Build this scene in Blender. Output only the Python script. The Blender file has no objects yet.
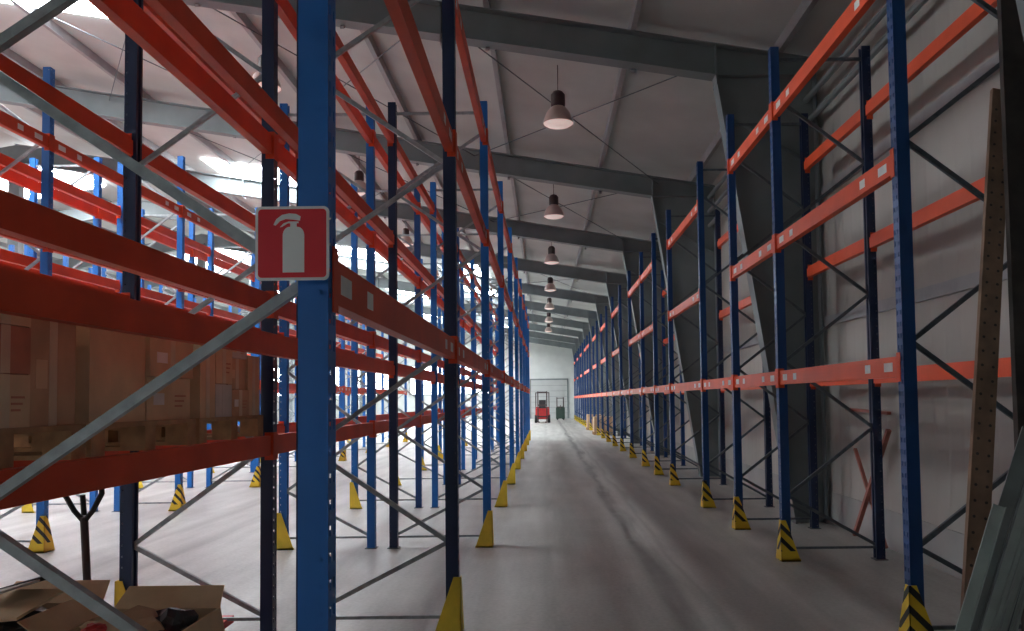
import bpy, bmesh, math, random
from mathutils import Vector, Matrix
random.seed(7)
S=bpy.context.scene
S.view_settings.view_transform='Standard'
S.view_settings.look='None'

# ---------------- materials ----------------
def mat(name,col,rough=.6,metal=0.,noise=.12,scale=6.,bump=0.,emit=None,spec=.5):
    m=bpy.data.materials.new(name); m.use_nodes=True
    nt=m.node_tree; b=nt.nodes['Principled BSDF']
    b.inputs['Roughness'].default_value=rough; b.inputs['Metallic'].default_value=metal
    b.inputs['Specular IOR Level'].default_value=spec
    tc=nt.nodes.new('ShaderNodeTexCoord'); n=nt.nodes.new('ShaderNodeTexNoise')
    n.inputs['Scale'].default_value=scale; n.inputs['Detail'].default_value=5
    nt.links.new(tc.outputs['Object'],n.inputs['Vector'])
    r=nt.nodes.new('ShaderNodeValToRGB')
    c=Vector(col)
    r.color_ramp.elements[0].position=.3; r.color_ramp.elements[1].position=.7
    r.color_ramp.elements[0].color=(*(c*(1-noise)),1); r.color_ramp.elements[1].color=(*[min(1,x*(1+noise)) for x in col],1)
    nt.links.new(n.outputs['Fac'],r.inputs['Fac']); nt.links.new(r.outputs['Color'],b.inputs['Base Color'])
    if bump:
        bp=nt.nodes.new('ShaderNodeBump'); bp.inputs['Strength'].default_value=bump; bp.inputs['Distance'].default_value=.01
        nt.links.new(n.outputs['Fac'],bp.inputs['Height']); nt.links.new(bp.outputs['Normal'],b.inputs['Normal'])
    if emit:
        b.inputs['Emission Color'].default_value=(*emit[0],1); b.inputs['Emission Strength'].default_value=emit[1]
    return m
def mathn(nt,op,a,b=None,c=None):
    n=nt.nodes.new('ShaderNodeMath'); n.operation=op
    for i,v in enumerate((a,b,c)):
        if v is None: continue
        if isinstance(v,(int,float)): n.inputs[i].default_value=v
        else: nt.links.new(v,n.inputs[i])
    return n.outputs[0]
def perforated(name,col,flange):
    m=mat(name,col,.42,0,.1,3.)
    nt=m.node_tree; b=nt.nodes['Principled BSDF']; out=nt.nodes['Material Output']
    uv=nt.nodes.new('ShaderNodeUVMap'); uv.uv_map='UVMap'
    sp=nt.nodes.new('ShaderNodeSeparateXYZ'); nt.links.new(uv.outputs[0],sp.inputs[0])
    u,v=sp.outputs[0],sp.outputs[1]
    fv=mathn(nt,'ABSOLUTE',mathn(nt,'SUBTRACT',mathn(nt,'FRACT',mathn(nt,'DIVIDE',v,.075)),.5))
    if flange:
        a=mathn(nt,'LESS_THAN',fv,.085)
        d=mathn(nt,'LESS_THAN',mathn(nt,'ABSOLUTE',mathn(nt,'SUBTRACT',u,.78)),.06)
    else:
        a=mathn(nt,'LESS_THAN',fv,.2)
        d=mathn(nt,'LESS_THAN',mathn(nt,'ABSOLUTE',mathn(nt,'SUBTRACT',mathn(nt,'ABSOLUTE',mathn(nt,'SUBTRACT',u,.5)),.25)),.07)
    k=mathn(nt,'MULTIPLY',a,d)
    tr=nt.nodes.new('ShaderNodeBsdfTransparent'); mx=nt.nodes.new('ShaderNodeMixShader')
    nt.links.new(k,mx.inputs[0]); nt.links.new(b.outputs[0],mx.inputs[1]); nt.links.new(tr.outputs[0],mx.inputs[2])
    nt.links.new(mx.outputs[0],out.inputs[0])
    return m
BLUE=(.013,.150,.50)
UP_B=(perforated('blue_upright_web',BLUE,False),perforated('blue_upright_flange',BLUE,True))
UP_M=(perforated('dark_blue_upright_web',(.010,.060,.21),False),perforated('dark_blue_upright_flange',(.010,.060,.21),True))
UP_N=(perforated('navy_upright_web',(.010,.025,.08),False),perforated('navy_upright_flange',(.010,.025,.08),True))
M_orange=mat('orange_beam_paint',(.68,.078,.024),.45,0,.15,3,spec=.35)
M_orange2=mat('bright_orange_beam_paint',(.82,.105,.036),.45,0,.1,3,spec=.35)
M_loose=mat('worn_red_paint',(.36,.13,.10),.6,0,.2,6)
M_galv=mat('galvanised_steel',(.34,.37,.38),.45,.4,.2,20)
M_galvd=mat('dull_steel_brace',(.12,.14,.16),.5,.4,.2,20)
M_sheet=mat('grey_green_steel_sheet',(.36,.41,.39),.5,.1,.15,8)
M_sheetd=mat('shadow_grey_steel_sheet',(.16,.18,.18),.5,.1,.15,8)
M_label=mat('paper_label',(.8,.8,.78),.7)
M_frame=mat('painted_steel_frame',(.19,.22,.225),.55,0,.12,2)
M_purlin=mat('galvanised_purlin',(.34,.35,.36),.5,.1,.1,4)
M_ceil=mat('ceiling_sheet',(.50,.53,.51),.6,0,.1,1.0)
M_skirt=mat('wall_plinth',(.32,.32,.31),.7,0,.1,2)
M_white=mat('white_plastic',(.85,.85,.85),.4,0,.02)
M_red=mat('sign_red',(.74,.012,.03),.35,0,.04)
M_black=mat('black_rubber',(.02,.02,.022),.5)
M_wood=mat('pallet_wood',(.46,.29,.15),.8,0,.3,9,.3)
M_wood2=mat('plank_wood',(.24,.15,.10),.8,0,.3,7,.3)
M_wood3=mat('dark_plank_wood',(.05,.04,.035),.8,0,.3,7,.3)
M_card=mat('cardboard',(.55,.36,.22),.85,0,.15,5)
M_card2=mat('cardboard_pale',(.68,.50,.31),.85,0,.12,5)
M_card3=mat('cardboard_grey',(.58,.57,.53),.7,0,.12,5)
M_cardr=mat('cardboard_reddish',(.50,.22,.14),.8,0,.2,5)
M_tape=mat('packing_tape',(.65,.55,.38),.3)
M_alu=mat('lamp_reflector',(.60,.46,.42),.35,.2,.05)
M_dark=mat('dark_housing',(.06,.035,.035),.5)
M_glass=mat('lamp_glass',(.85,.66,.60),.2,emit=((1.,.78,.72),.42))
M_fork=mat('forklift_red',(.55,.03,.03),.4)
M_green=mat('dark_green_paint',(.03,.06,.045),.5)
M_sky=mat('skylight_sheet',(.9,.93,.95),.5,emit=((.90,.95,1.),35))
M_win=mat('window_daylight',(.9,.93,.95),.5,emit=((.90,.95,1.),8))
M_door=mat('door_panel',(.5,.51,.50),.5,0,.05,2)
M_bag=mat('black_bag',(.03,.03,.035),.35,0,.3,10,.5)

def striped():
    m=mat('yellow_hazard_paint',(.75,.50,.03),.5)
    nt=m.node_tree; b=nt.nodes['Principled BSDF']
    g=nt.nodes.new('ShaderNodeTexCoord'); sp=nt.nodes.new('ShaderNodeSeparateXYZ'); nt.links.new(g.outputs['Object'],sp.inputs[0])
    s=mathn(nt,'ADD',mathn(nt,'ADD',sp.outputs[0],sp.outputs[1]),sp.outputs[2])
    k=mathn(nt,'LESS_THAN',mathn(nt,'FRACT',mathn(nt,'DIVIDE',s,.13)),.42)
    top=mathn(nt,'GREATER_THAN',sp.outputs[2],.1)
    k=mathn(nt,'MULTIPLY',k,top)
    mx=nt.nodes.new('ShaderNodeMix'); mx.data_type='RGBA'
    nt.links.new(k,mx.inputs[0]); mx.inputs[6].default_value=(.82,.55,.03,1); mx.inputs[7].default_value=(.02,.02,.02,1)
    nt.links.new(mx.outputs[2],b.inputs['Base Color'])
    return m
M_haz=striped()
M_yel=mat('yellow_guard_paint',(.88,.62,.05),.5,0,.15)

def floor_mat():
    m=bpy.data.materials.new('polished_concrete'); m.use_nodes=True; nt=m.node_tree; b=nt.nodes['Principled BSDF']
    tc=nt.nodes.new('ShaderNodeTexCoord')
    n1=nt.nodes.new('ShaderNodeTexNoise'); n1.inputs['Scale'].default_value=.6; n1.inputs['Detail'].default_value=8; n1.inputs['Roughness'].default_value=.65
    mp=nt.nodes.new('ShaderNodeMapping'); mp.inputs['Scale'].default_value=(3,.3,1)
    n2=nt.nodes.new('ShaderNodeTexNoise'); n2.inputs['Scale'].default_value=1.2; n2.inputs['Detail'].default_value=6
    n3=nt.nodes.new('ShaderNodeTexNoise'); n3.inputs['Scale'].default_value=30; n3.inputs['Detail'].default_value=5
    nt.links.new(tc.outputs['Object'],n1.inputs[0]); nt.links.new(tc.outputs['Object'],mp.inputs[0]); nt.links.new(mp.outputs[0],n2.inputs[0]); nt.links.new(tc.outputs['Object'],n3.inputs[0])
    s=mathn(nt,'ADD',mathn(nt,'MULTIPLY',n1.outputs[0],.42),mathn(nt,'ADD',mathn(nt,'MULTIPLY',n2.outputs[0],.38),mathn(nt,'MULTIPLY',n3.outputs[0],.2)))
    r=nt.nodes.new('ShaderNodeValToRGB'); r.color_ramp.elements[0].position=.38; r.color_ramp.elements[1].position=.62
    r.color_ramp.elements[0].color=(.29,.285,.265,1); r.color_ramp.elements[1].color=(.54,.535,.505,1)
    nt.links.new(s,r.inputs[0])
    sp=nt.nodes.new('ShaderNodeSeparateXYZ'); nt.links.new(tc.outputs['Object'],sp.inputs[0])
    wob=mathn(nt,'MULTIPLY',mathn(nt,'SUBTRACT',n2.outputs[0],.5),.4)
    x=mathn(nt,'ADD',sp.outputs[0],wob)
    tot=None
    for c,w,a in((1.0,.10,.8),(1.6,.22,.3),(1.25,.05,.3),(.0,.07,.22),(-4.0,.1,.3),(-4.6,.1,.3)):  # aisle shadow bands painted into the concrete colour, along with tyre marks
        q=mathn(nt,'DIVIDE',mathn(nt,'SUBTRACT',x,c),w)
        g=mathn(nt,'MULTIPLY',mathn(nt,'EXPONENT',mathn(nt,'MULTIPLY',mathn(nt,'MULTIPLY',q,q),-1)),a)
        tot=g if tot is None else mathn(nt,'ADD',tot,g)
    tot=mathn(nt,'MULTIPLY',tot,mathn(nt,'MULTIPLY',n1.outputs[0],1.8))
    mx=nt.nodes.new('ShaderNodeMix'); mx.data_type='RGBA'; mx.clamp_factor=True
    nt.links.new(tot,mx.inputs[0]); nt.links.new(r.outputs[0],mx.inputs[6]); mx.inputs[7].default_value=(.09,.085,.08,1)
    nt.links.new(mx.outputs[2],b.inputs['Base Color'])
    rr=mathn(nt,'MULTIPLY_ADD',n1.outputs[0],.3,.28); nt.links.new(rr,b.inputs['Roughness'])
    return m
def wall_mat(name,col,axis,period):
    m=mat(name,col,.6,0,.06,1.5); nt=m.node_tree; b=nt.nodes['Principled BSDF']
    tc=nt.nodes.new('ShaderNodeTexCoord'); sp=nt.nodes.new('ShaderNodeSeparateXYZ'); nt.links.new(tc.outputs['Object'],sp.inputs[0])
    f=mathn(nt,'ABSOLUTE',mathn(nt,'SUBTRACT',mathn(nt,'FRACT',mathn(nt,'DIVIDE',sp.outputs[axis],period)),.5))
    h=mathn(nt,'SMOOTH_MIN',f,.2,.1)
    bp=nt.nodes.new('ShaderNodeBump'); bp.inputs['Distance'].default_value=.03; bp.inputs['Strength'].default_value=.5
    nt.links.new(h,bp.inputs['Height']); nt.links.new(bp.outputs[0],b.inputs['Normal'])
    return m
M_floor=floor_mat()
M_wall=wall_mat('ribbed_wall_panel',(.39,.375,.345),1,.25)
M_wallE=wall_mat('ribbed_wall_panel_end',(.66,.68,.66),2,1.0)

# ---------------- mesh builder ----------------
class MB:
    def __init__(s): s.v=[];s.f=[];s.m=[];s.mats=[];s.uv=[]
    def mi(s,m):
        if m not in s.mats: s.mats.append(m)
        return s.mats.index(m)
    def face(s,pts,m,uv=None):
        i=len(s.v); s.v+=[tuple(p) for p in pts]; s.f.append(tuple(range(i,i+len(pts)))); s.m.append(s.mi(m)); s.uv.append(uv or [(0,0)]*len(pts))
    def box(s,a,b,m,M=None):
        x0,y0,z0=a;x1,y1,z1=b
        P=[Vector(p) for p in((x0,y0,z0),(x1,y0,z0),(x1,y1,z0),(x0,y1,z0),(x0,y0,z1),(x1,y0,z1),(x1,y1,z1),(x0,y1,z1))]
        if M: P=[M@p for p in P]
        i=len(s.v); s.v+=[tuple(p) for p in P]; k=s.mi(m)
        for q in((3,2,1,0),(4,5,6,7),(0,1,5,4),(1,2,6,5),(2,3,7,6),(3,0,4,7)):
            s.f.append(tuple(i+j for j in q)); s.m.append(k); s.uv.append([(0,0)]*4)
    def bar(s,p,q,w,h,m,up=(0,0,1)):
        p=Vector(p);q=Vector(q);d=q-p;L=d.length;d.normalize();u=Vector(up)
        if abs(d.dot(u.normalized()))>.99:u=Vector((0,1,0))
        x=d.cross(u).normalized();z=x.cross(d)
        M=Matrix((( x.x,d.x,z.x,p.x),(x.y,d.y,z.y,p.y),(x.z,d.z,z.z,p.z),(0,0,0,1)))
        s.box((-w/2,0,-h/2),(w/2,L,h/2),m,M)
    def prism(s,poly,off,m):
        o=Vector(off);A=[Vector(p) for p in poly];B=[p+o for p in A];n=len(A)
        s.face(A[::-1],m);s.face(B,m)
        for i in range(n):
            j=(i+1)%n; s.face([A[i],A[j],B[j],B[i]],m)
    def lathe(s,prof,c,m,n=24,axis='Z'):
        c=Vector(c)
        def pt(r,h,a):
            if axis=='Z':return c+Vector((r*math.cos(a),r*math.sin(a),h))
            if axis=='X':return c+Vector((h,r*math.cos(a),r*math.sin(a)))
            return c+Vector((r*math.cos(a),h,r*math.sin(a)))
        for k in range(len(prof)-1):
            for i in range(n):
                a0=2*math.pi*i/n;a1=2*math.pi*(i+1)/n
                s.face([pt(*prof[k],a0),pt(*prof[k],a1),pt(*prof[k+1],a1),pt(*prof[k+1],a0)],m)
    def tube(s,pts,r,m,n=8):
        pts=[Vector(p) for p in pts]
        for a,b in zip(pts[:-1],pts[1:]):
            d=(b-a).normalized();u=Vector((0,0,1)) if abs(d.z)<.9 else Vector((1,0,0))
            x=d.cross(u).normalized();y=x.cross(d)
            a2=a-d*r*.3;b2=b+d*r*.3
            R=[(x*math.cos(2*math.pi*i/n)+y*math.sin(2*math.pi*i/n))*r for i in range(n)]
            for i in range(n):
                j=(i+1)%n; s.face([a2+R[i],a2+R[j],b2+R[j],b2+R[i]],m)
            s.face([a2+q for q in R][::-1],m);s.face([b2+q for q in R],m)
    def obj(s,name,parent=None,merge=False,bevel=0,smooth=False):
        me=bpy.data.meshes.new(name);me.from_pydata(s.v,[],s.f)
        for m in s.mats:me.materials.append(m)
        uvl=me.uv_layers.new(name='UVMap')
        for p,mi,uv in zip(me.polygons,s.m,s.uv):
            p.material_index=mi
            for j,li in enumerate(p.loop_indices):uvl.data[li].uv=uv[j]
        if merge or smooth:
            bm=bmesh.new();bm.from_mesh(me);bmesh.ops.remove_doubles(bm,verts=bm.verts,dist=1e-4);bmesh.ops.recalc_face_normals(bm,faces=bm.faces);bm.to_mesh(me);bm.free()
        if smooth:
            for p in me.polygons:p.use_smooth=True
        o=bpy.data.objects.new(name,me);S.collection.objects.link(o)
        if parent:o.parent=parent
        if bevel:
            md=o.modifiers.new('bevel','BEVEL');md.width=bevel;md.segments=2;md.limit_method='ANGLE'
        return o
def empty(name,loc=(0,0,0)):
    e=bpy.data.objects.new(name,None);S.collection.objects.link(e);e.empty_display_size=.2;e.location=loc
    return e

# ---------------- room shell ----------------
XR=3.6; XL=-33.6; XRG=-15.; YN=-9.; YF=66.
def zr(X): 
    return 6.37+(2.25-X)/6 if X>XRG else 6.37+(2.25-XRG)/6-(XRG-X)/6
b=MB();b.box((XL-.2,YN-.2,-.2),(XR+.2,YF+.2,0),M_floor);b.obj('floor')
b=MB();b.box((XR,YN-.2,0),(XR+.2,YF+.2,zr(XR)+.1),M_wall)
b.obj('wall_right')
b=MB();b.box((XR-.012,YN,0),(XR-.001,YF-.01,.4),M_skirt);b.obj('baseboard_right')
b=MB();b.box((XL-.2,YN-.2,0),(XL,YF+.2,zr(XL)+.1),M_wallE);b.obj('wall_left')
for nm,y0 in(('wall_far',YF),('wall_near',YN-.2)):
    b=MB();b.prism([(XL,y0,0),(XR,y0,0),(XR,y0,zr(XR)),(XRG,y0,zr(XRG)),(XL,y0,zr(XL))],(0,.2,0),M_wallE);b.obj(nm,merge=True)
b=MB()
b.prism([(XR+.2,YN-.2,zr(XR+.2)),(XRG,YN-.2,zr(XRG)),(XL-.2,YN-.2,zr(XL-.2)),(XL-.2,YN-.2,zr(XL)+.2),(XRG,YN-.2,zr(XRG)+.25),(XR+.2,YN-.2,zr(XR)+.2)],(0,YF-YN+.4,0),M_ceil)
b.obj('ceiling',merge=True)
b=MB()
X=3.1;xs=[]
while X>XL+.5: xs.append(X);X-=1.9
for X in xs:
    b.box((X-.035,YN,zr(X)-.17),(X+.035,YF,zr(X)),M_purlin)
b.obj('trim_roof_purlins')
b=MB()
for z in(2.55,4.2):b.box((XR-.035,YN,z-.06),(XR-.001,YF,z+.06),M_purlin)
for z in (5.15,5.45,5.75):
    b.tube([(XR-.16,YN,z),(XR-.16,YF,z)],.04,M_frame)
b.obj('trim_wall_rails')
FY=[9.85+5.9*i for i in range(-3,10)]
def portal(Y,nm):
    e=empty(nm,(0,Y,0))
    b=MB();t=.012;fw=.11
    ki=(2.25,5.77)
    def flange(p,q):b.prism([(p[0],-fw,p[1]),(p[0],fw,p[1]),(q[0],fw,q[1]),(q[0],-fw,q[1])],(0.018,0,0.004) if abs(p[0]-q[0])<1.5 else (0,0,.018),M_frame)
    b.prism([(3.14,-t/2,0),(3.54,-t/2,0),(3.54,-t/2,zr(3.54)-.18),(2.25,-t/2,zr(2.25)-.18),(2.25,-t/2,5.77)],(0,t,0),M_frame)
    flange((3.14,0),ki);flange((3.53,0),(3.53,zr(3.5)-.2))
    b.box((2.25,-fw,5.76),(3.54,fw,5.78),M_frame)
    b.bar((2.4,0,5.25),(3.5,0,4.6),.16,.012,M_frame)
    b.prism([(2.25,-t/2,5.77),(2.25,-t/2,zr(2.25)-.18),(XRG,-t/2,zr(XRG)-.18),(XRG,-t/2,zr(XRG)-.7)],(0,t,0),M_frame)
    flange((2.25,5.77),(XRG,zr(XRG)-.7));flange((3.54,zr(3.54)-.2),(XRG,zr(XRG)-.2))
    b.prism([(XL+.1,-t/2,zr(XL)-.9),(XL+.1,-t/2,zr(XL)-.18),(XRG,-t/2,zr(XRG)-.18),(XRG,-t/2,zr(XRG)-.7)],(0,t,0),M_frame)
    flange((XL+.1,zr(XL)-.9),(XRG,zr(XRG)-.7))
    b.box((XL+.03,-fw,0),(XL+.5,fw,zr(XL)-.2),M_frame)
    b.box((XRG-.15,-fw,0),(XRG+.15,fw,zr(XRG)-.6),M_frame)
    for X in (2.27,-1.3,-4.9,-8.5): b.box((X-.008,-fw,zr(X)-.72),(X+.008,fw,zr(X)-.18),M_frame)
    b.obj('steel_members',e)
for i,Y in enumerate(FY): portal(Y,'portal_frame' )
b=MB()
for a,c in((0,1),(3,4),(4,5),(6,7),(8,9)):
    ya,yc=FY[a],FY[c]
    for x0,x1 in((2.4,-1.4),(-1.4,-5.2),(-5.2,-9)):
        b.tube([(x0,ya,zr(x0)-.3),(x1,yc,zr(x1)-.3)],.009,M_galvd,6)
        b.tube([(x1,ya,zr(x1)-.3),(x0,yc,zr(x0)-.3)],.009,M_galvd,6)
b.obj('roof_bracing_rods')
b=MB()
for Y in FY:
    for X in xs[:12]:
        if X>2:continue
        b.bar((X,Y,zr(X)-.68),(X,Y+.75,zr(X)-.14),.05,.03,M_purlin)
b.obj('rafter_stays')
k=0
for X in(-8.0,-16.4,-27):
    for Y in([10.2,22.6,34,46,58] if X>-10 else [2,12,24.3,39,51]):
        k+=1;b=MB()
        w=1.25
        pts=[(X-w,Y-2,zr(X-w)-.02),(X+w,Y-2,zr(X+w)-.02),(X+w,Y+2,zr(X+w)-.02),(X-w,Y+2,zr(X-w)-.02)]
        b.prism(pts,(0,0,-.03),M_sky)
        b.obj('window_%d'%k)
for Y in(33,40,50,60):  # skylights added behind the racks to brighten the far aisle
    k+=1;b=MB();X=-3.3;w=.8
    b.prism([(X-w,Y-1.5,zr(X-w)-.02),(X+w,Y-1.5,zr(X+w)-.02),(X+w,Y+1.5,zr(X+w)-.02),(X-w,Y+1.5,zr(X-w)-.02)],(0,0,-.03),M_sky);b.obj('window_%d'%k)
for X in(-6,-10,-14.5,-19,-23.5,-28):
    k+=1;b=MB();b.box((X-1.6,YF-.03,2.2),(X+1.6,YF-.01,4.6),M_win)
    for q in(-1.6,-.53,.53,1.6):b.box((X+q-.04,YF-.08,2.15),(X+q+.04,YF,4.65),M_frame)
    for z in(2.15,3.4,4.6):b.box((X-1.64,YF-.08,z),(X+1.64,YF,z+.06),M_frame)
    b.obj('window_%d'%k)
for Y in range(0,64,8):
    k+=1;b=MB();b.box((XL+.01,Y,2.4),(XL+.03,Y+4,4.4),M_win)
    for q in(0,1.33,2.66,4):b.box((XL,Y+q-.03,2.35),(XL+.07,Y+q+.03,4.45),M_frame)
    b.obj('window_%d'%k)
b=MB();b.box((-1.2,YF-.06,0),(1.9,YF-.02,3.3),M_door)
for i in range(1,7):b.box((-1.2,YF-.075,i*.47),(1.9,YF-.06,i*.47+.02),M_frame)
for x in(-1.3,1.9):b.box((x,YF-.1,0),(x+.1,YF-.002,3.4),M_frame)
b.box((-1.3,YF-.1,3.3),(2.0,YF-.002,3.42),M_frame)
b.obj('door_1')

# ---------------- racks ----------------
UW=.085;UD=.08
def upright(b,x,y,h,side,mm):
    web,fl=mm
    xi=x-side*UW;y0=y-UD/2;y1=y+UD/2
    b.face([(x,y0,0),(x,y1,0),(x,y1,h),(x,y0,h)],web,[(0,0),(1,0),(1,h),(0,h)])
    for yy in(y0,y1):
        b.face([(xi,yy,0),(x,yy,0),(x,yy,h),(xi,yy,h)],fl,[(0,0),(1,0),(1,h),(0,h)])
    for yy,s in((y0,1),(y1,-1)):
        b.face([(xi,yy,0),(xi,yy+s*.025,0),(xi,yy+s*.025,h),(xi,yy,h)],fl,[(0,0)]*4)
    b.box((min(x,xi)-.02,y0-.02,0),(max(x,xi)+.02,y1+.02,.008),M_galvd)
def guard(b,x,y,side,m,h=.4):
    x=x+side*.02;y=y-UD/2-.02;w=.19;t=.05;th=.006
    b.prism([(x,y,.001),(x-side*w,y,.001),(x-side*t,y,h),(x,y,h)],(0,th,0),m)
    b.prism([(x,y,.001),(x,y+w,.001),(x,y+t,h),(x,y,h)],(-side*th,0,0),m)
    b.box((min(x,x-side*w),y-.0,0.001),(max(x,x-side*w),y+.012,.02),m)
def rack(name,xf,xb,ys,levels,top,front_side,guards=None,braceM=None,beamM=None,fm={},bm={},skip_back=(),labels=True,zig=.66,z0=.63,bh=.135,deff=None):
    """xf: aisle-side web x, xb: back web x; front_side +1 if the aisle is at +X"""
    e=empty(name)
    bm_=beamM or M_orange; br=braceM or M_galv; deff=deff or UP_B
    U=MB();B=MB();R=MB();G=MB();L=MB()
    s=front_side
    for i,y in enumerate(ys):
        upright(U,xf,y,top,s,fm.get(i,deff))
        upright(U,xb,y,top,-s,bm.get(i,deff))
        if guards is not None: guard(G,xf,y,s,guards)
        xa=xf-s*.07;xc=xb+s*.07
        R.bar((xa,y,.12),(xc,y,.12),.022,.022,br)
        R.bar((xc,y,.14),(xa,y,z0),.026,.03,br)
        z=z0;k=0
        while z+zig<top-.1:
            p=(xa,y,z) if k%2==0 else (xc,y,z); q=(xc,y,z+zig) if k%2==0 else (xa,y,z+zig)
            R.bar(p,q,.026,.03,br); z+=zig;k+=1
        R.bar((xa,y,top-.12),(xc,y,top-.12),.026,.03,br)
    for i in range(len(ys)-1):
        y0=ys[i]+UD/2;y1=ys[i+1]-UD/2
        for z in levels:
            for X,ss,bk in((xf,s,0),(xb,-s,1)):
                if i in skip_back and (bk or z>2.5):continue
                xa=X-ss*.012;xc=X-ss*.055
                B.box((min(xa,xc),y0+.004,z-bh/2),(max(xa,xc),y1-.004,z+bh/2),bm_)
                xd=X-ss*.07
                B.box((min(xd,xc),y0+.01,z-bh/2),(max(xd,xc),y1-.01,z+bh/2-.03),bm_)
                for ye,sg in((y0,1),(y1,-1)):
                    ya,yb=sorted((ye+sg*.003,ye-sg*.045))
                    xx=sorted((X+ss*.002,X+ss*.006))
                    B.box((xx[0],ya,z-.10),(xx[1],yb,z+.09),bm_)
                    ya,yb=sorted((ye+sg*.001,ye+sg*.006))
                    xx=sorted((X+ss*.006,X-ss*.055))
                    B.box((xx[0],ya,z-.10),(xx[1],yb,z+.09),bm_)
                if labels and not bk and i<9:
                    for yl,wd in((y0+.10,.13),(y0+.45,.09),(y1-.5,.09),(y1-.23,.13)):
                        xx=sorted((X-ss*.0115,X-ss*.0105))
                        L.box((xx[0],yl,z-.03),(xx[1],yl+wd,z+.03),M_label)
    U.obj('uprights',e);B.obj('beams',e);R.obj('frame_bracing',e)
    if G.v:G.obj('upright_guards',e)
    if L.v:L.obj('shelf_labels',e)
    return e
YS=[2.2+3.15*i for i in range(10)]
LV=[1.96,3.41,4.55]
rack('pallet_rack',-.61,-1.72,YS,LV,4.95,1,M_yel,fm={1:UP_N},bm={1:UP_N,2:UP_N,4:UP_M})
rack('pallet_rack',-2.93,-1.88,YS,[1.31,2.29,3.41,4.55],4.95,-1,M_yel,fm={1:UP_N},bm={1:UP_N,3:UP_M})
rack('pallet_rack',-5.5,-6.5,YS,LV,5.4,1,M_haz)
rack('pallet_rack',-7.85,-6.78,YS,LV,5.4,-1,M_yel)
rack('pallet_rack',-11.2,-12.2,YS,LV,5.4,1,M_yel,labels=False)
rack('pallet_rack',-13.5,-12.48,YS,LV,5.4,-1,M_yel,labels=False)
rack('pallet_rack',-16.8,-17.8,YS,LV,5.4,1,M_yel,labels=False)
rack('pallet_rack',-19.1,-18.08,YS,LV,5.4,-1,M_yel,labels=False)
YR=[4.96,7.6,9.42,11.3,14.2,16.2,18.3]
y=18.3
while y<60:
    y+=2.65
    yy=y
    for F in FY:
        if abs(yy-F)<.35:yy=F+.4
    YR.append(yy)
skip=[i for i in range(len(YR)-1) if any(YR[i]<F<YR[i+1] for F in FY)]
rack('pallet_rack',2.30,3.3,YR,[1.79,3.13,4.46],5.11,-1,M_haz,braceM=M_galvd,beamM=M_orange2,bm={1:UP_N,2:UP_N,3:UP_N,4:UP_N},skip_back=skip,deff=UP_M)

# ---------------- fire extinguisher sign ----------------
def sign():
    c=Vector((-.70,2.125,2.045)); e=empty('fire_extinguisher_sign',c)
    def rr(w,h,r,n=6):
        P=[]
        for cx,cz,a0 in((w-r,h-r,0),(-w+r,h-r,90),(-w+r,-h+r,180),(w-r,-h+r,270)):
            for i in range(n+1):
                a=math.radians(a0+90*i/n);P.append((cx+r*math.cos(a),cz+r*math.sin(a)))
        return P
    def pl(P,y,th,m,nm):
        b=MB();b.prism([(p[0],y,p[1]) for p in P],(0,th,0),m);b.obj(nm,e,merge=True)
    pl(rr(.103,.104,.016),0,.003,M_white,'plate_border')
    pl(rr(.095,.096,.010),-.001,.001,M_red,'red_field')
    cx=.004;r=.030
    P=[(cx-r,-.082),(cx+r,-.082),(cx+r,.022)]
    for i in range(1,7):
        a=math.radians(90*i/7);P.append((cx+.011+(r-.011)*math.cos(a),.022+.024*math.sin(a)))
    P+=[(cx+.009,.046),(cx+.009,.056),(cx-.009,.056),(cx-.009,.046)]
    for i in range(6,0,-1):
        a=math.radians(90*i/7);P.append((cx-.011-(r-.011)*math.cos(a),.022+.024*math.sin(a)))
    P+=[(cx-r,.022)]
    pl(P,-.002,.001,M_white,'extinguisher_body')
    pl([(.022,.063),(.024,.075),(.012,.082),(-.008,.084),(-.028,.080),(-.044,.068),(-.052,.052),(-.046,.050),(-.034,.062),(-.018,.068),(.004,.066)],-.002,.001,M_white,'nozzle')
    pl([(.018,.056),(.018,.061),(-.010,.061),(-.024,.056),(-.034,.045),(-.028,.046),(-.012,.056)],-.002,.001,M_white,'lever')
sign()

# ---------------- lamps ----------------
def lamp(x,y,z):
    e=empty('high_bay_lamp',(x,y,z));b=MB();k=1.2
    P=lambda L:[(r*k,h*k) for r,h in L]
    b.lathe(P([(.19,-.17),(.185,-.12),(.15,-.03),(.10,.03),(.07,.05)]),(0,0,0),M_alu,28)
    b.lathe(P([(.20,-.175),(.19,-.17)]),(0,0,0),M_alu,28)
    b.obj('reflector',e,smooth=True)
    b=MB();b.lathe(P([(0,-.215),(.08,-.208),(.15,-.19),(.188,-.165)]),(0,0,0),M_glass,28);b.obj('glass',e,smooth=True)
    b=MB();b.lathe(P([(.072,.045),(.09,.06),(.09,.2),(.06,.24),(0,.24)]),(0,0,0),M_dark,20);b.obj('ballast_housing',e)
    b=MB();b.tube([(0,0,.26),(0,0,zr(x)-z-.01)],.007,M_dark,6);b.obj('hanger',e)
for i in range(7): lamp(.25,11.5+5.9*i,5.99)
for i in range(4): lamp(-4.2,11.5+5.9*i,6.6)

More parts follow.
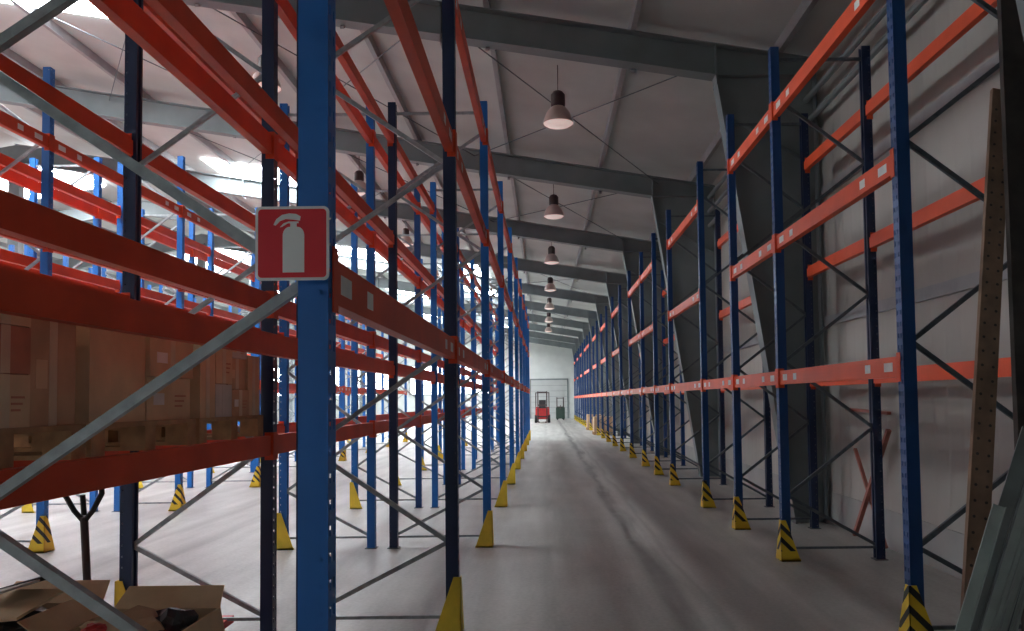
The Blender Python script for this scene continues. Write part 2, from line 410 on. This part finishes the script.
# ---------------- pallets and boxes ----------------
def pallet(x0,y0,z0,L=.8,W=.98,nm='wooden_pallet'):
    e=empty(nm,(x0,y0,z0));b=MB()
    for i in range(3):
        yy=i*(L-.1)/2
        b.box((0,yy,0),(W,yy+.1,.02),M_wood)
        for xx in(0,W/2-.06,W-.12):b.box((xx,yy,.02),(xx+.12,yy+.1,.1),M_wood)
        b.box((0,yy,.1),(W,yy+.1,.12),M_wood)
    for i in range(8):
        xx=i*(W-.09)/7;b.box((xx,0,.12),(xx+.09,L,.142),M_wood)
    b.obj('boards',e);return e
def carton(b,x0,y0,z0,dx,dy,dz,m):
    g=.004
    b.box((x0+g,y0+g,z0),(x0+dx-g,y0+dy-g,z0+dz-g),m)
    if random.random()<.6:
        b.box((x0+g-.001,y0+dy/2-.025,z0+.0),(x0+dx-g+.001,y0+dy/2+.025,z0+dz-g+.001),M_tape if random.random()<.4 else m)
    if random.random()<.35:
        b.box((x0+dx-g,y0+dy*.15,z0+dz*.35),(x0+dx-g+.0012,y0+dy*.38,z0+dz*.62),M_label if random.random()<.5 else M_card2)
    if random.random()<.4:
        for q in range(3):
            b.box((x0+dx-g,y0+dy*.62,z0+dz*(.3+.12*q)),(x0+dx-g+.001,y0+dy*(.8+.04*q),z0+dz*(.34+.12*q)),M_cardr)
def stack(x0,y0,z0,W,L,cols,mats):
    """cols: list of (width fraction, [box heights])"""
    b=MB();y=y0
    for wf,hs in cols:
        dy=wf*L;z=z0
        for h in hs:
            ins=random.uniform(0,.03)
            m=random.choice(mats)
            carton(b,x0+W/2,y,z,W/2-ins,dy,h,m)
            if random.random()<.8:carton(b,x0,y,z,W/2-.005,dy,h,random.choice(mats))
            z+=h
        y+=dy
    b.obj('cardboard_box_stack')
zp=1.31+.0675
for py,cols,ms in((2.27,[(.38,[.3,.26]),(.3,[.2,.18,.16]),(.32,[.42,.14])],[M_card,M_card2,M_cardr]),
                  (3.29,[(.5,[.46]),(.5,[.22,.20])],[M_card2,M_card2,M_card]),
                  (4.31,[(.22,[.5]),(.26,[.2,.22]),(.3,[.17,.2,.1]),(.22,[.4])],[M_card3,M_card2,M_card3,M_card])):
    pallet(-2.92,py,zp+.001,.98)
    stack(-2.90,py+.02,zp+.144,.96,.94,cols,ms)

def pallet_truck(x,y):
    e=empty('pallet_jack',(x,y,0));b=MB()
    for sx in(-.27,.11):
        b.box((sx,0.1,.07),(sx+.16,1.2,.12),M_fork)
        b.lathe([(0,0),(.04,0),(.04,.06),(0,.06)],(sx+.05,1.08,.042),M_black,16,'X')
    b.box((-.27,-.02,.07),(.27,.14,.3),M_fork)
    b.tube([(0,-.05,.1),(0,-.05,.45)],.05,M_dark,12)
    for sx in(-.1,.04):b.lathe([(0,0),(.09,0),(.09,.06),(0,.06)],(sx,-.08,.091),M_black,20,'X')
    b.tube([(0,-.06,.42),(0,-.12,1.0)],.02,M_dark,10)
    b.tube([(0,-.12,.98),(-.05,-.125,1.04),(-.1,-.13,1.13),(-.1,-.135,1.2),(-.06,-.14,1.235),(.06,-.14,1.235),(.1,-.135,1.2),(.1,-.13,1.13),(.05,-.125,1.04),(0,-.12,.98)],.014,M_black,8)
    b.tube([(0,-.12,1.02),(0,-.135,1.12)],.014,M_black,8)
    b.obj('pump_forks_and_handle',e)
pallet_truck(-2.47,4.25)

def open_box(nm,x0,y0,z0,dx,dy,dz,m,flaps=True):
    e=empty(nm,(x0,y0,z0));b=MB();t=.006
    b.box((0,0,0),(dx,dy,t),m)
    b.box((0,0,0),(dx,t,dz),m);b.box((0,dy-t,0),(dx,dy,dz),m);b.box((0,0,0),(t,dy,dz),m);b.box((dx-t,0,0),(dx,dy,dz),m)
    if flaps:
        f=.16
        b.prism([(0,0,dz),(dx,0,dz),(dx,-f*.6,dz-.12),(0,-f*.6,dz-.12)],(0,.004,.004),m)
        b.prism([(0,dy,dz),(dx,dy,dz),(dx-.02,dy+.1,dz+f*.5),(.02,dy+.1,dz+f*.5)],(0,.004,0),m)
        b.prism([(0,0,dz),(0,dy,dz),(-f*.7,dy,dz+f*.5),(-f*.7,0,dz+f*.5)],(.004,0,.003),m)
        b.prism([(dx,0,dz),(dx,dy,dz),(dx+.03,dy,dz-.15),(dx+.03,0,dz-.15)],(0.004,0,.0),m)
    b.obj('carton_with_flaps',e)
    return e
def lump(nm,c,r,m,sc=(1,1,.6),parent=None,seed=0):
    me=bpy.data.meshes.new(nm);bm=bmesh.new();bmesh.ops.create_icosphere(bm,subdivisions=3,radius=r)
    rnd=random.Random(seed);ph=[rnd.uniform(0,6) for _ in range(6)]
    for v in bm.verts:
        n=v.co.normalized();d=1+.18*math.sin(5*n.x+ph[0])*math.cos(6*n.y+ph[1])+.12*math.sin(9*n.z+ph[2]+4*n.x)
        v.co=Vector((n.x*r*d*sc[0],n.y*r*d*sc[1],n.z*r*d*sc[2]))
    bm.to_mesh(me);bm.free();me.materials.append(m)
    o=bpy.data.objects.new(nm,me);S.collection.objects.link(o);o.location=c
    if parent:o.parent=parent
    return o
pallet(-2.62,3.05,.001,.8,1.15)
e=open_box('cardboard_box',-2.04,3.15,.145,.5,.5,.50,M_card2)
lump('crumpled_packing_paper',(.2,.25,.42),.2,M_card,(1,.9,.6),e,1)
lump('black_bag',(.36,.3,.46),.12,M_bag,(1,1,.7),e,5)
lump('red_rag',(.12,.15,.50),.05,M_fork,(1,1,.6),e,6)
e=open_box('cardboard_box',-2.62,3.2,.145,.5,.5,.52,M_card)
lump('black_bag',(.26,.25,.46),.19,M_bag,(1.05,1,.5),e,2)
b=MB()
b.prism([(.02,.1,.52),(.4,.05,.56),(.45,.3,.62),(.06,.38,.60)],(0,0,.012),M_card2)
b.prism([(.12,.2,.62),(.3,.1,.66),(.38,.35,.68),(.2,.4,.63)],(0,0,.01),M_card3)
b.bar((.05,.2,.60),(.42,.3,.70),.03,.02,M_wood3);b.obj('offcuts',e)
b=MB();carton(b,-2.75,2.35,.001,.5,.5,.56,M_card);carton(b,-2.2,2.4,.001,.42,.5,.40,M_card2);b.obj('closed_cardboard_box')

# ---------------- leaning boards, right ----------------
b=MB()
p=Vector((2.03,3.8,0));q=Vector((2.88,4.74,3.5))
b.bar(p,q,.115,.03,M_wood2,up=(0,-1,.2))
d=(q-p).normalized();u=Vector((0,-1,.2));x=d.cross(u).normalized();z=x.cross(d)
for i in range(42):
    for sx in(-.03,.03):
        c=p+d*(.08+i*.085)+x*sx+z*.0155
        P=[c+(x*math.cos(a)+d*math.sin(a))*.008 for a in [2*math.pi*k/10 for k in range(10)]]
        b.prism(P,z*.002,M_wood3)
b.obj('perforated_wooden_board',merge=False)
b=MB();b.bar((2.50,3.95,0),(2.98,4.75,4.3),.17,.04,M_wood3,up=(0,-1,.2));b.obj('dark_wooden_plank')
rnd=random.Random(5)
b=MB()
for i in range(14):
    x0=1.30+i*.05; y0=2.90+i*.05
    h=[1.15,1.45,1.3,1.7,1.5,1.8,1.35,1.6,1.9,1.5,1.7,1.4,1.6,1.8][i]
    sl=.45+rnd.uniform(-.05,.05)
    a=Vector((x0,y0,0));c=a+Vector((sl,.2,1))*h
    d=(c-a).normalized();u=Vector((-.35,-1,.2));x=d.cross(u).normalized();z=x.cross(d)
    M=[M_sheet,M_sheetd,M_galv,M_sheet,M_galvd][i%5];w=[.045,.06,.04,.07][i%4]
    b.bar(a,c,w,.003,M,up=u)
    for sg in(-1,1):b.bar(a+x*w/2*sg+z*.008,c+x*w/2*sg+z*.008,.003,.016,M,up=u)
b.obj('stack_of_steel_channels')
b=MB();b.bar((3.42,8.6,.06),(3.52,7.9,1.25),.04,.045,M_loose,up=(1,0,0));b.bar((3.50,8.0,.03),(3.53,8.8,1.0),.03,.035,M_loose,up=(1,0,0))
b.bar((3.53,7.9,1.42),(3.53,9.0,1.45),.03,.04,M_loose,up=(1,0,0));b.obj('loose_rack_beams')

# ---------------- far end machines ----------------
def forklift(x,y):
    e=empty('forklift',(x,y,0));b=MB()
    b.box((-.5,0,.25),(.5,1.2,1.0),M_fork)
    b.prism([(-.5,1.2,.25),(-.5,1.75,.3),(-.5,1.7,1.05),(-.5,1.2,1.1)],(1,0,0),M_fork)
    for sx in(-.5,.44):
        b.tube([(sx+.03,.15,1.0),(sx+.03,.35,2.1)],.03,M_dark);b.tube([(sx+.03,1.5,1.0),(sx+.03,1.3,2.1)],.03,M_dark)
    b.box((-.5,.3,2.08),(.5,1.35,2.14),M_dark)
    for sx in(-.35,.27):b.box((sx,-.25,.05),(sx+.08,-.15,2.2),M_dark)
    for z in(.4,1.2,2.1):b.box((-.35,-.25,z),(.35,-.17,z+.08),M_dark)
    for sx in(-.3,.18):b.box((sx,-1.2,.05),(sx+.12,-.2,.1),M_dark)
    for sx in(-.55,.37):
        for yy in(.1,1.4):b.lathe([(0,0),(.28,0),(.28,.18),(0,.18)],(sx,yy,.281),M_black,20,'X')
    b.box((-.25,.6,1.0),(.25,1.0,1.15),M_black);b.box((-.25,.95,1.1),(.25,1.05,1.6),M_black)
    b.obj('chassis_and_mast',e)
forklift(-.2,54)
def stacker(x,y):
    e=empty('electric_stacker',(x,y,0));b=MB()
    b.box((-.35,0,.1),(.35,.5,1.0),M_green)
    for sx in(-.3,.22):b.box((sx,.5,.05),(sx+.08,.6,1.8),M_dark)
    for z in(.3,1.,1.7):b.box((-.3,.52,z),(.3,.6,z+.06),M_dark)
    for sx in(-.3,.15):b.box((sx,.6,.04),(sx+.15,1.7,.1),M_green)
    b.tube([(0,0,.9),(0,-.35,1.15)],.03,M_dark)
    for sx in(-.3,.2):b.lathe([(0,0),(.1,0),(.1,.1),(0,.1)],(sx,.1,.101),M_black,14,'X')
    b.obj('body',e)
stacker(1.2,61)
bays=[i for i in range(len(YR)-1) if YR[i]>30 and i not in skip][:2]
for i in bays:
    yy=YR[i]+.45
    pallet(2.16,yy,.001,1.0,1.0)
    b=MB()
    for k in range(2):
        carton(b,2.19,yy+.05,.146+k*.33,.47,.85,.33,M_card);carton(b,2.67,yy+.05,.146+k*.33,.47,.85,.33,M_card)
    b.obj('cardboard_box_stack')

# ---------------- world, camera ----------------
w=bpy.data.worlds.new('world');S.world=w;w.use_nodes=True
w.node_tree.nodes['Background'].inputs[0].default_value=(.75,.85,1,1);w.node_tree.nodes['Background'].inputs[1].default_value=.5
cam=bpy.data.cameras.new('camera');co=bpy.data.objects.new('camera',cam);S.collection.objects.link(co)
cam.sensor_width=36;cam.lens=27;cam.clip_start=.05;cam.clip_end=300
co.location=(0,0,1.6)
R=Matrix.Rotation(math.radians(92.4),4,'X')@Matrix.Rotation(math.radians(-.7),4,'Z')
co.rotation_euler=R.to_euler()
cam.shift_x=-.032
cam.shift_y=.051
S.camera=co
